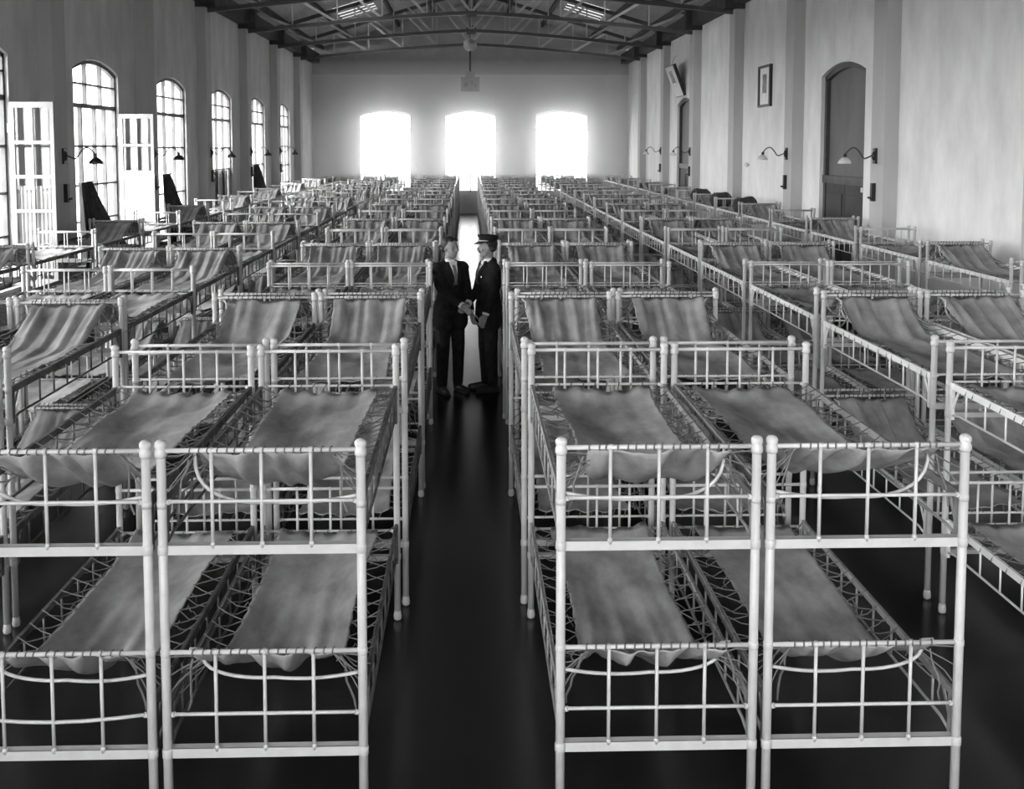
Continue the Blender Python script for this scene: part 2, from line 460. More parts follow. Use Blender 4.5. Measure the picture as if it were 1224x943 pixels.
# doors on the right
DP = lambda s, z, d: (XR + d, s, z)
for i, c in enumerate(RD):
    a, b = c - HW, c + HW
    w = MB()
    w.box((XR + .07, a, 0), (XR + .15, a + .10, SPR)); w.box((XR + .07, b - .10, 0), (XR + .15, b, SPR))
    w.box((XR + .05, a, 2.08), (XR + .15, b, 2.22))
    K = 12
    for j in range(K):
        p = Vector(DP(a + (b - a) * j / K, arch_z(j / K) - .05, .11)); q = Vector(DP(a + (b - a) * (j + 1) / K, arch_z((j + 1) / K) - .05, .11))
        w.bar(p, q + (q - p) * .05, .08, .10)
    root = w.build('door_%d' % (i + 1), 'frame_dark', **ST)
    w = MB(); K = 12
    P = [DP(a + (b - a) * j / K, arch_z(j / K) - .02, .14) for j in range(K + 1)]
    Q = [DP(a + (b - a) * j / K, arch_z(j / K) - .02, .17) for j in range(K + 1)]
    w.quad(DP(b, 2.2, .14), DP(a, 2.2, .14), *P); w.quad(DP(a, 2.2, .17), DP(b, 2.2, .17), *Q[::-1])
    w.build('upper_panel', 'door', root)
    for s0, s1 in ((a + .10, c - .01), (c + .01, b - .10)):
        w = MB(); w.box((XR + .09, s0, .01), (XR + .14, s1, 2.08))
        for z0, z1 in ((.2, .95), (1.1, 1.9)): w.box((XR + .0751, s0 + .12, z0), (XR + .09, s1 - .12, z1))
        d = w.build('door_leaf', 'door_low', root)
        w = MB(); hy = c + (.08 if s0 > c else -.08); w.tube([(XR + .09, hy, 1.05), (XR + .02, hy, 1.05)], .012); w.ball((XR + .01, hy, 1.05), .035)
        w.build('door_knob', 'metal', d)
    w = MB(); w.box((XR + .04, a + .14, 1.98), (XR + .09, a + .22, 2.06)); w.build('latch', 'porcelain', root)

# ------------------------------------------------------------------ roof trusses
def make_truss(y, label):
    root = empty('roof_truss', (0, y, 0), label=label, category='truss', group='steel roof trusses')
    n = 10; xs = [XL + .2 + (XR - XL - .4) * i / n for i in range(n + 1)]
    def zb(x): return 5.92 + .55 * (1 - (abs(x - XM) / 6.3) ** 1.3)
    def zt(x): return roof_z(x) - .20
    w = MB()
    for i in range(n):
        w.bar((xs[i], 0, zb(xs[i])), (xs[i + 1], 0, zb(xs[i + 1])), .10, .10)
    w.build('bottom_chord', 'steel_dark', root)
    w = MB(); w.bar((xs[0], 0, zt(xs[0])), (XM, 0, zt(XM)), .10, .12); w.bar((XM, 0, zt(XM)), (xs[-1], 0, zt(xs[-1])), .10, .12)
    w.build('top_chord', 'steel_dark', root)
    for i in range(1, n):
        w = MB(); w.bar((xs[i], 0, zb(xs[i])), (xs[i], 0, zt(xs[i])), .035, .035, up=(0, 1, 0)); w.build('vertical_rod', 'steel', root)
    for i in range(n // 2):
        for s in (0, 1):
            a = xs[i] if s == 0 else xs[n - i]; b = xs[i + 1] if s == 0 else xs[n - i - 1]
            w = MB(); w.bar((a, .0, zt(a)), (b, .0, zb(b)), .05, .07); w.build('diagonal_strut', 'steel', root)
    w = MB()
    w.bar((XM, 0, zb(XM) - .12), (XM, 0, zb(XM) + .16), .30, .03, up=(0, 1, 0)); w.build('gusset_plate', 'steel_dark', root)
    return root
ords = ['nearest the camera', 'second', 'third', 'fourth', 'fifth', 'farthest, closest to the end wall']
for k in range(0, 6):
    y = PIL0 + BAY * k + PW / 2
    lab = ('dark steel roof truss closest to the end wall' if k == 5 else
           'dark steel roof truss, %s counted back from the end wall' % ['', 'second', 'third', 'fourth', 'fifth', 'sixth'][5 - k])
    make_truss(y, lab)

# ------------------------------------------------------------------ hanging fixtures in the middle
YT = PIL0 + BAY * 4 + PW / 2
root = empty('pendant_lamp', (.04, YT, 0), label='squat white pendant lamp tucked under the middle of the roof truss', category='pendant lamp')
w = MB(); w.tube([(0, 0, 6.16), (0, 0, 6.9)], .02); w.build('stem', 'steel_dark', root)
w = MB(); w.lathe([(.03, .26), (.05, .22), (.20, .14), (.22, .0), (.16, -.12), (.08, -.16)][::-1], (0, 0, 5.98), 16); w.build('shade', 'steel', root)
root = empty('hanging_sign_box', (.04, YT, 0), label='small square white box with grey marks hanging below the pendant lamp', category='sign box')
w = MB(); w.tube([(0, .0, 5.15), (0, .0, 5.84)], .028); w.build('hanging_rod', 'black', root)
w = MB(); w.box((-.30, -.10, 4.52), (.30, .10, 4.98)); w.box((-.15, -.08, 4.98), (.15, .08, 5.16)); w.build('box_body', 'frame_white', root)
w = MB(); w.ball((-.13, -.10, 4.74), .07, sc=(1, .12, 1.1)); w.ball((.07, -.10, 4.80), .075, sc=(.7, .12, 1.2)); w.ball((.18, -.10, 4.70), .05, sc=(.6, .12, 1.2))
w.build('grey_marks', 'steel', root)

# ------------------------------------------------------------------ wall lamps and switch boxes on the pilasters
def make_lamp(sx, shade):
    root = empty('wall_lamp')
    w = MB(); w.box((-.02, -.05, -.12), (.035, .05, .12)); w.ball((.04, 0, 0), .045, sc=(.6, 1, 1.6)); w.build('wall_plate', 'black', root)
    pts = []
    for i in range(17):
        t = i / 16; pts.append((.04 + .44 * t, 0, .02 - .07 * math.sin(t * PI * 1.05) + .16 * max(0, math.sin((t - .35) / .65 * PI)) * (t > .35)))
    w = MB(); w.tube(pts, .012, 6); w.build('swan_arm', 'steel_dark', root)
    e = pts[-1]
    w = MB(); w.tube([e, (e[0] + .01, 0, e[2] - .07)], .028, 8); w.build('lamp_holder', 'black', root)
    w = MB(); w.lathe([(.105, -.15), (.095, -.11), (.06, -.07), (.03, -.05)], (e[0] + .01, 0, e[2]), 16); w.build('shade', shade, root)
    return root
proto = make_lamp(1, 'porcelain'); protoL = make_lamp(-1, 'black'); firstL = True
def make_switch():
    root = empty('switch_box')
    w = MB(); w.box((0, -.04, -.14), (.06, .04, .14)); w.build('housing', 'black', root)
    w = MB(); w.tube([(.05, 0, -.10), (.11, 0, -.08)], .018, 6); w.build('switch_knob', 'black', root)
    return root
psw = make_switch(); first = True
names = {0: 'nearest pilaster', 1: 'second pilaster', 3: 'fourth pilaster', 4: 'fifth pilaster', 2: 'third pilaster'}
for sx, X, side in ((1, XR, 'right'), (-1, XL, 'left')):
    for k in ((0, 1, 3, 4) if sx > 0 else (0, 1, 2, 3, 4)):
        l = (proto if first else copy_tree(proto)) if sx > 0 else (protoL if firstL else copy_tree(protoL)); firstL = firstL and sx > 0; s = psw if first else copy_tree(psw); first = False
        y = PIL0 + BAY * k + .30
        x = X - sx * PP
        l.location = (x, y, 2.60); l.rotation_euler = (0, 0, PI if sx > 0 else 0)
        s.location = (x, y + .02, 2.04); s.rotation_euler = (0, 0, PI if sx > 0 else 0)
        l['label'] = 'swan-neck bracket lamp on the %s of the %s wall' % (names[k], side); l['category'] = 'wall lamp'; l['group'] = 'bracket lamps on the pilasters'
        s['label'] = 'black switch box under the lamp on the %s of the %s wall' % (names[k], side); s['category'] = 'switch box'; s['group'] = 'switch boxes on the pilasters'

# ------------------------------------------------------------------ framed pictures on the right wall
root = empty('picture_frame', (XR - .03, 23.28, 4.06), label='black-framed picture hung flat on the bare right wall bay', category='picture')
w = MB(); W2, H2 = .48, .45
w.box((-.03, -W2, -H2), (.03, -W2 + .09, H2)); w.box((-.03, W2 - .09, -H2), (.03, W2, H2)); w.box((-.03, -W2 + .09, -H2), (.03, W2 - .09, -H2 + .05)); w.box((-.03, -W2 + .09, H2 - .05), (.03, W2 - .09, H2))
w.build('frame', 'black', root)
w = MB(); w.box((.0, -W2 + .09, -H2 + .05), (.02, W2 - .09, H2 - .05)); w.build('mount', 'paper', root)
w = MB(); w.box((-.006, -.13, -.15), (.0, .17, .26)); w.build('print', 'picture', root)
root = empty('picture_frame', (XR - .24, 32.55, 4.72), label='white-faced picture leaning forward above the farther dark right door', category='picture')
root.rotation_euler = (0, -.36, 0)
w = MB(); W2, H2 = .62, .50
w.box((.0, -W2, -H2), (.10, W2, H2)); w.build('frame', 'black', root)
w = MB(); w.box((-.015, -W2 + .03, -H2 + .03), (.0, W2 - .03, H2 - .03)); w.build('mount', 'paper', root)
w = MB(); w.box((-.02, -.25, -.05), (-.015, .25, .33)); w.build('print', 'picture', root)
w = MB(); w.tube([(.05, 0, H2 - .05), (.30, 0, H2 + .22)], .006, 5); w.build('hanging_wire', 'black', root)

w = MB(); w.lathe([(.02, 0), (.02, .03), (.05, .04), (.055, .07), (.03, .10)], (0, 0, 0), 12)
o = w.build('wall_knob', 'porcelain', None, label='small white porcelain knob on the right wall below the framed picture', category='knob'); o.location = (XR, 24.6, 2.32); o.rotation_euler = (0, -PI / 2, 0)

# ------------------------------------------------------------------ dark curtains bunched in the left windows
def curtain(k, label, hgt, spread, zb=.55):
    y = bay_mid(k) - HW; w = MB(); nu, nv = 36, 20; th = .05
    def P(u, v, side):
        wd = .30 + spread * (1 - v) ** 1.3
        top = hgt - (hgt - 1.25) * u ** .8 * .0
        z = zb + (top - zb) * v - .12 * math.sin(u * PI) * (1 - v)
        yy = y + .05 + wd * u
        out = .24 * (1 - v) ** .8 * u
        fold = .045 * math.sin(u * 15 + 2.2 * v + k) * (.4 + .6 * (1 - v)) + .02 * math.sin(u * 41 + 5 * v)
        return (XL + .08 + fold + out + (th if side else 0), yy, z)
    idx = {}
    for s in (0, 1):
        for j in range(nv + 1):
            for i in range(nu + 1):
                idx[s, i, j] = len(w.v); w.v.append(P(i / nu, j / nv, s))
    for j in range(nv):
        for i in range(nu):
            for s in (0, 1):
                f = (idx[s, i, j], idx[s, i + 1, j], idx[s, i + 1, j + 1], idx[s, i, j + 1])
                w.f.append(f if s else f[::-1]); w.sm.append(True)
    for i in range(nu):
        for j, o in ((0, 1), (nv, 0)):
            f = (idx[0, i, j], idx[0, i + 1, j], idx[1, i + 1, j], idx[1, i, j]); w.f.append(f if o else f[::-1]); w.sm.append(False)
    for j in range(nv):
        for i, o in ((0, 0), (nu, 1)):
            f = (idx[0, i, j], idx[0, i, j + 1], idx[1, i, j + 1], idx[1, i, j]); w.f.append(f if not o else f[::-1]); w.sm.append(False)
    root = w.build('dark_drape', 'darkcloth', None, label=label, category='drape', group='dark drapes in the left windows')
    w = MB(); w.tube([(XL - .02, y + .14, hgt - .02), (XL + .22, y + .14, hgt + .02)], .015, 6); w.build('hook', 'black', root)
curtain(0, 'dark cloth hanging from hook beside the first full arched window on left', 2.16, 1.9)
curtain(1, 'dark cloth hanging in the second arched window on left, widening downwards', 2.17, 1.75)
curtain(3, 'dark cloth hanging in the fourth arched window on left', 2.2, 1.75)

# ------------------------------------------------------------------ bunk beds
BW = .382      # half distance between post centres
BL = 1.98
TIERS = [(1.585, 1.385, 1.195, 1.375, 1.215), (.785, .535, .378, .565, .405)]   # top rail, mid rail, bottom bar, truss upper, truss lower
def post_mb(x, y):
    w = MB(); w.tube([(x, y, .05), (x, y, 1.58)], .0185, 10)
    w.lathe([(.019, 0), (.024, .008), (.024, .026), (.018, .034), (.0235, .044), (.0235, .056), (.016, .066), (.004, .070)], (x, y, 1.558), 12)
    w.lathe([(.019, 0), (.0205, .015), (.019, .03)], (x, y, 1.36), 10)
    w.lathe([(.006, .0), (.021, .008), (.024, .026), (.021, .044), (.019, .06)], (x, y, 0), 10)
    for t in TIERS:
        w.lathe([(.0185, -.008), (.0215, -.004), (.0215, .026), (.0185, .03)], (x, y, t[2] - .01), 10)
        w.lathe([(.0185, -.014), (.0205, -.010), (.0205, .010), (.0185, .014)], (x, y, t[0]), 10)
    return w
def grille_mb(y, t, sgn, bow=0.0):
    w = MB()
    w.tube([(-BW, y, t[0]), (BW, y, t[0])], .0095, 8)
    pts = [(-BW + .03, y, t[1])] + [(-BW + .03 + (2 * BW - .06) * i / 6, y, t[1] - bow * math.sin(PI * i / 6)) for i in range(1, 6)] + [(BW - .03, y, t[1])]
    w.tube(pts, .0075, 6)
    for s in (-1, 1): w.tube([(s * (BW - .03), y, t[1]), (s * (BW - .012), y + sgn * .012, t[1] - .01)], .011, 6)
    for x in (-.19, 0, .19):
        w.tube([(x, y, t[2] + .005), (x, y, t[0])], .0075, 6)
        w.lathe([(.012, 0), (.010, .010), (.0075, .016)], (x, y, t[2] + .015), 8)
        w.lathe([(.008, -.011), (.0105, -.006), (.0105, .006), (.008, .011)], (x, y, t[0]), 8)
    w.box((-BW, y - .004, t[2] - .02), (BW, y + .004, t[2] + .017))
    w.box((-BW, min(y, y + sgn * .035), t[2] + .009), (BW, max(y, y + sgn * .035), t[2] + .017))
    return w
def rail_mb(x, t):
    w = MB(); s = -1 if x > 0 else 1
    w.box((x - .004, .02, t[3] - .026), (x + .004, BL - .02, t[3] + .014))
    w.box((min(x, x + s * .012), .02, t[3] + .008), (max(x, x + s * .012), BL - .02, t[3] + .014))
    pts = [(x, .02, t[2]), (x, .14, t[4]), (x, BL - .14, t[4]), (x, BL - .02, t[2])]
    w.tube(pts, .007, 6)
    for i in range(1, 9):
        y = BL * i / 9; w.tube([(x, y, t[4]), (x, y, t[3])], .006, 5)
    for y0, y1 in ((.03, .14), (BL - .03, BL - .14)):
        w.bar((x, y0, t[4] - .01), (x, y1, t[3]), .005, .018)
        w.box((x - .009, min(y0, y0 + (.03 if y0 < 1 else -.03)), t[2] - .02), (x + .009, max(y0, y0 + (.03 if y0 < 1 else -.03)), t[3] + .015))
    return w
def canvas_fn(seed, t):
    rnd = random.Random(seed); ph = [rnd.uniform(0, 6.28) for _ in range(8)]
    A = rnd.uniform(.015, .027); nf = rnd.choice([3, 4, 5]); hs = rnd.uniform(.42, .52); off = rnd.uniform(-.02, .02)
    th = t[0] - .006; zf = t[3] - .015; sag = rnd.uniform(.03, .055)
    gro = [(-.85 + 1.7 * (q + rnd.uniform(.15, .85)) / 6, rnd.uniform(.014, .034), rnd.uniform(.05, .10), rnd.uniform(.25, .75), rnd.uniform(-.35, .35)) for q in range(6)]
    def hw(y):
        return .275 - .028 * math.sin(PI * min(1, y / 1.9)) + .007 * abs(math.sin(y * 2 * PI / .30 + .4))
    def z(u, y):   # u -1..1
        a = max(0, 1 - y / hs)
        zz = zf + (th - zf) * a ** 1.2
        cs = (1 - u * u)
        zz -= sag * cs * min(1, .12 + y / .6) * min(1, (1.98 - y) / .25 + .2)
        d = math.exp(-y / .42); wv = (u * nf + .9 * u * y * 1.2)
        zz += A * (1.5 * math.sin(wv * 2.3 + ph[0]) + .7 * math.sin(wv * 4.7 + ph[1])) * d * min(1, y / .10 + .1)
        for gu, ga, gw, gl, gd in gro:
            q = (u - gu - gd * y) / (gw * (1 + y * 1.2)); zz -= ga * math.exp(-q * q) * math.exp(-(y / gl) ** 2) * min(1, y / .06 + .15)
        e = math.exp(-(1.93 - y) / .16)
        zz += .006 * math.sin(u * 15 + ph[2]) * e
        zz += .012 * math.sin(y * 5.1 + u * 2.0 + ph[3]) * math.sin(u * 2.4 + ph[4]) + .004 * math.sin(y * 11 - u * 5 + ph[5])
        if y > 1.80: zz += (y - 1.80) / .13 * .02
        return zz
    return hw, z, off
def canvas_mb(seed, t):
    hw, zf, off = canvas_fn(seed, t); w = MB(); nu, nv = 36, 42; idx = {}
    ys = [.006 + (1.925) * (j / nv) ** 1.15 for j in range(nv + 1)]
    for s in (0, 1):
        for j, y in enumerate(ys):
            for i in range(nu + 1):
                u = -1 + 2 * i / nu; sc = .010 * math.cos(u * 14) if j in (0, nv) else 0
                idx[s, i, j] = len(w.v)
                w.v.append((off * min(1, y) + u * hw(y), y + (sc if j == nv else 0), zf(u, y) - (.004 if s == 0 else 0)))
    for j in range(nv):
        for i in range(nu):
            for s in (0, 1):
                f = (idx[s, i, j], idx[s, i + 1, j], idx[s, i + 1, j + 1], idx[s, i, j + 1]); w.f.append(f if s else f[::-1]); w.sm.append(True)
    for i in range(nu):
        w.f.append((idx[0, i, 0], idx[0, i + 1, 0], idx[1, i + 1, 0], idx[1, i, 0])); w.sm.append(False)
        w.f.append((idx[1, i, nv], idx[1, i + 1, nv], idx[0, i + 1, nv], idx[0, i, nv])); w.sm.append(False)
    for j in range(nv):
        w.f.append((idx[0, 0, j], idx[1, 0, j], idx[1, 0, j + 1], idx[0, 0, j + 1])); w.sm.append(False)
        w.f.append((idx[0, nu, j], idx[0, nu, j + 1], idx[1, nu, j + 1], idx[1, nu, j])); w.sm.append(False)
    return w
def lacing_mb(seed, t):
    hw, zf, off = canvas_fn(seed, t); rnd = random.Random(seed + 77); w = MB(); r = .0032
    for s in (-1, 1):
        n = 14; prev = None
        for i in range(n):
            y = .10 + 1.76 * i / (n - 1)
            e = Vector((off * min(1, y) + s * (hw(y) - .008), y, zf(s * .98, y) + .003))
            ry = y + rnd.uniform(.02, .09); R = Vector((s * BW, min(ry, BL - .03), t[3] + .016))
            R2 = Vector((s * (BW + .008), R.y + .01, t[3] - .02))
            mid = (e + R) / 2 + Vector((0, 0, -rnd.uniform(0, .02)))
            w.tube([e, mid, R, R2, Vector((s * (BW - .02), R.y + .02, t[3] - .02))], r, 4)
            if prev is not None:
                mid = (e + prev) / 2 + Vector((0, 0, -rnd.uniform(0, .03))); w.tube([prev, mid, e], r, 4)
            prev = Vector((s * (BW - .02), R.y + .02, t[3] - .02))
            if rnd.random() < .45:                       # loose end of cord
                a = e + Vector((s * .03, .01, 0)); P = [a]
                for q in range(4):
                    a = a + Vector((rnd.uniform(-.018, .018), rnd.uniform(-.018, .018), rnd.uniform(-.028, -.008) if q else .02)); P.append(a.copy())
                w.tube(P, r * .9, 4)
    for i in range(16):                                  # lashing round the head rail
        x = -.27 + .54 * i / 15 + rnd.uniform(-.008, .008)
        P = [(x + .004 * math.cos(a), .0125 * math.cos(a), t[0] + .0125 * math.sin(a)) for a in [k * PI / 3 for k in range(7)]]
        w.tube(P, .0034, 4)
    for s in (-1, 1):                                    # corner cords to the posts, and foot cords
        for q in range(3):
            w.tube([(s * (.26), .03 + .03 * q, zf(s * .95, .03 + .03 * q)), (s * (.32 + .01 * q), .03, t[0] - .03 - .05 * q), (s * (BW - .006), .0, t[0] - .02 - .08 * q)], r, 4)
    n = 8
    for i in range(n):
        x = -.24 + .48 * i / (n - 1); u = x / .27
        w.tube([(x, 1.915, zf(u, 1.915) + .004), (x + .015, 1.955, t[1] + .0), (x + .02, BL + .006, t[1] + .010), (x + .03, BL, t[1] - .012)], r, 4)
    for s in (-1, 1):                                    # hanging tail near the head
        P = [Vector((s * .29, .05, t[0] - .05))]
        for q in range(6): P.append(P[-1] + Vector((s * rnd.uniform(-.004, .02), rnd.uniform(-.01, .012), -.035)))
        w.tube(P, .0045, 4)
    return w
def hoop_mb(seed, t, upper):
    w = MB(); sk = [1, -1, 1, -.6][seed % 4]; dep = .205 if upper else .12
    sg = 1 if sk > 0 else -1; pts = []
    for i in range(8, 19):                 # the high side: down from the head rail to the lowest point and past it
        a = PI * i / 18; pts.append((sg * -.245 * math.cos(a) + .03 * sk, .085, t[0] - .03 - dep * abs(math.sin(a)) ** .65))
    pts = [(sg * .30, .05, t[0] - .012)] + pts[::-1]
    x0, _, z0 = pts[-1]; lift = .05 if upper else .055
    for i in range(1, 9):                  # the low side: a long shallow sweep up to the post
        f = i / 8; pts.append((x0 + (-sg * (BW - .015) - x0) * f, .085 * (1 - f) + .012 * f, z0 + lift * f * f))
    w.tube(pts, .0075, 6)
    return w
NV = 4
MES = {'post': [post_mb(x, y).mesh('post', 'enamel') for x in (-BW, BW) for y in (0, BL)]}
for ti, t in enumerate(TIERS):
    MES['grille', ti, 0] = grille_mb(0, t, 1).mesh('end_grille', 'enamel')
    MES['grille', ti, 1] = grille_mb(BL, t, -1).mesh('end_grille', 'enamel')
    MES['grille', ti, 2] = grille_mb(0, t, 1, .025).mesh('end_grille', 'enamel')
    for j, x in enumerate((-BW, BW)):
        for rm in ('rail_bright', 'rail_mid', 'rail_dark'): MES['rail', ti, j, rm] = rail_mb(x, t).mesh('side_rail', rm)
    for v in range(NV):
        MES['canvas', ti, v] = canvas_mb(v * 3 + ti * 31, t).mesh('canvas', 'canvas')
        MES['lace', ti, v] = lacing_mb(v * 3 + ti * 31, t).mesh('lacing', 'lace')
        MES['hoop', ti, v] = hoop_mb(v + ti, t, ti == 0).mesh('hoop', 'enamel')
w = MB()
for x in (-BW, BW):
    for y in (0, BL):
        w.tube([(x, y, .0), (x, y, 1.60)], .0185, 6); w.lathe([(.02, 0), (.028, .02), (.02, .05)], (x, y, 1.56), 6)
for t in TIERS:
    for y in (0, BL):
        w.tube([(-BW, y, t[0]), (BW, y, t[0])], .0095, 5); w.tube([(-BW, y, t[1]), (BW, y, t[1])], .0075, 4)
        w.box((-BW, y - .004, t[2] - .02), (BW, y + .004, t[2] + .017))
        for x in (-.19, 0, .19): w.tube([(x, y, t[2]), (x, y, t[0])], .0075, 4)
    for x in (-BW, BW):
        w.box((x - .004, .02, t[3] - .016), (x + .004, BL - .02, t[3] + .014)); w.tube([(x, .02, t[4]), (x, BL - .02, t[4])], .007, 4)
        for i in range(1, 9): w.tube([(x, BL * i / 9, t[4]), (x, BL * i / 9, t[3])], .006, 4)
MES['far'] = w.mesh('bunk_frame', 'enamel')

LABS = {}
def bunk(k, x, y, flip, label, v, far, rz=0.0, bent=False, rail='rail_bright'):
    # meshes are laid out with the head at y = 0; flip turns the whole bed round
    r = empty('bunk_bed', (x, y + (BL if flip else 0), 0), (PI if flip else 0) + rz, label=label, category='bunk bed', group='white iron bunk beds')
    if far:
        link('bunk_frame', MES['far'], r)
        for ti in (0, 1): link('canvas', MES['canvas', ti, (v + ti) % NV], r)
        return r
    for me in MES['post']: link('post', me, r)
    for ti in (0, 1):
        link('end_grille', MES['grille', ti, 2 if (bent and ti == 1) else 0], r); link('end_grille', MES['grille', ti, 1], r)
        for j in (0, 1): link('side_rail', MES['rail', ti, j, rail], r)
        vv = (v + ti) % NV
        c = link('canvas', MES['canvas', ti, vv], r); link('lacing', MES['lace', ti, vv], c, kind='stuff')
        link('hoop', MES['hoop', ti, vv], r)
    return r
ORD = ['first', 'second', 'third', 'fourth', 'fifth', 'sixth', 'seventh', 'eighth', 'ninth', 'tenth', 'eleventh', 'twelfth', 'thirteenth',
       'fourteenth', 'fifteenth', 'sixteenth', 'seventeenth', 'eighteenth', 'nineteenth']
P_R, Z_0 = 2.177, 4.045
XJ = {'R1': {0: .737, 1: .707, 2: .763, 3: .74}, 'R2': {0: 1.560, 1: 1.540, 2: 1.58, 3: 1.545},
      'L1': {0: -.803, 1: -.765, 2: -.76, 3: -.795}, 'L2': {0: -1.625, 1: -1.58, 2: -1.575}}
FILES = [  # name, x, first y, pitch, first k, phrase
    ('L5', -5.50, 4.10, 2.12, 2, 'file along the left wall'),
    ('L4', -3.80, 3.93, 2.07, 1, 'window-side file of the left block'),
    ('L3', -2.99, 3.93, 2.07, 0, 'aisle-side file of the left block'),
    ('L2', -1.585, Z_0, P_R, 0, 'second file left of the centre aisle'),
    ('L1', -.775, Z_0, P_R, 0, 'first file left of the centre aisle'),
    ('R1', .735, Z_0, P_R, 0, 'first file right of the centre aisle'),
    ('R2', 1.545, Z_0, P_R, 0, 'second file right of the centre aisle'),
    ('R3', 3.16, Z_0, P_R, 0, 'aisle-side file of the right block'),
    ('R4', 3.972, Z_0, P_R, 1, 'wall-side file of the right block'),
    ('R5', 5.865, Z_0, P_R, 2, 'file along the right wall'),
]
rnd = random.Random(11)
for name, x0, y0, pt, k0, phrase in FILES:
    k = k0
    while y0 + pt * k + BL < YE - .25:
        x = XJ.get(name, {}).get(k, x0 + rnd.uniform(-.012, .012))
        y = y0 + pt * k + (rnd.uniform(-.012, .012) if k > 1 else 0)
        rz = rnd.uniform(-.003, .003) if k else 0.0
        lab = 'white iron bunk with canvas slings, %s row, %s' % (ORD[k], phrase)
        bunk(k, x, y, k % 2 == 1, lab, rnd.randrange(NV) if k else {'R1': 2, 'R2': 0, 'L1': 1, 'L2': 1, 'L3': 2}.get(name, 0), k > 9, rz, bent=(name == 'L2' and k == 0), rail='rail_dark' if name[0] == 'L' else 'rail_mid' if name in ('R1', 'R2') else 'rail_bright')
        k += 1

# dark bedding bundles on three bunks by the right wall
for kk, lab in ((8, 'dark bedding bundle on the bunk by the right wall, nearest of three'), (9, 'dark bedding bundle on the bunk by the right wall, middle of three'), (10, 'dark bedding bundle on the bunk by the right wall, farthest of three')):
    w = MB(); rr = random.Random(kk)
    nu, nv = 24, 10; idx = {}
    for j in range(nv + 1):
        for i in range(nu):
            a = 2 * PI * i / nu; x = -.27 + .54 * j / nv
            e = .14 * (1 - abs(2 * j / nv - 1) ** 6) + .02
            r = e * (1 + .12 * math.sin(3 * a + kk + x * 9) + .06 * math.sin(7 * a + x * 23))
            idx[i, j] = len(w.v); w.v.append((x, 1.35 * r * math.cos(a), r * math.sin(a)))
    for j in range(nv):
        for i in range(nu):
            w.f.append((idx[i, j], idx[(i + 1) % nu, j], idx[(i + 1) % nu, j + 1], idx[i, j + 1])[::-1]); w.sm.append(True)
    w.f.append(tuple(idx[i, 0] for i in range(nu))); w.sm.append(True); w.f.append(tuple(idx[i, nv] for i in range(nu))[::-1]); w.sm.append(True)
    root = w.build('bedding_bundle', 'darkcloth', None, label=lab, category='bedding', group='dark bedding bundles by the right wall')
    root.location = (5.865, Z_0 + P_R * kk + 1.0, 1.505)
    w = MB()
    for x in (-.15, .15): w.tube([(x, 1.35 * .165 * math.cos(2 * PI * i / 16), .165 * math.sin(2 * PI * i / 16)) for i in range(17)], .008, 5)
    w.build('strap', 'lace', root)

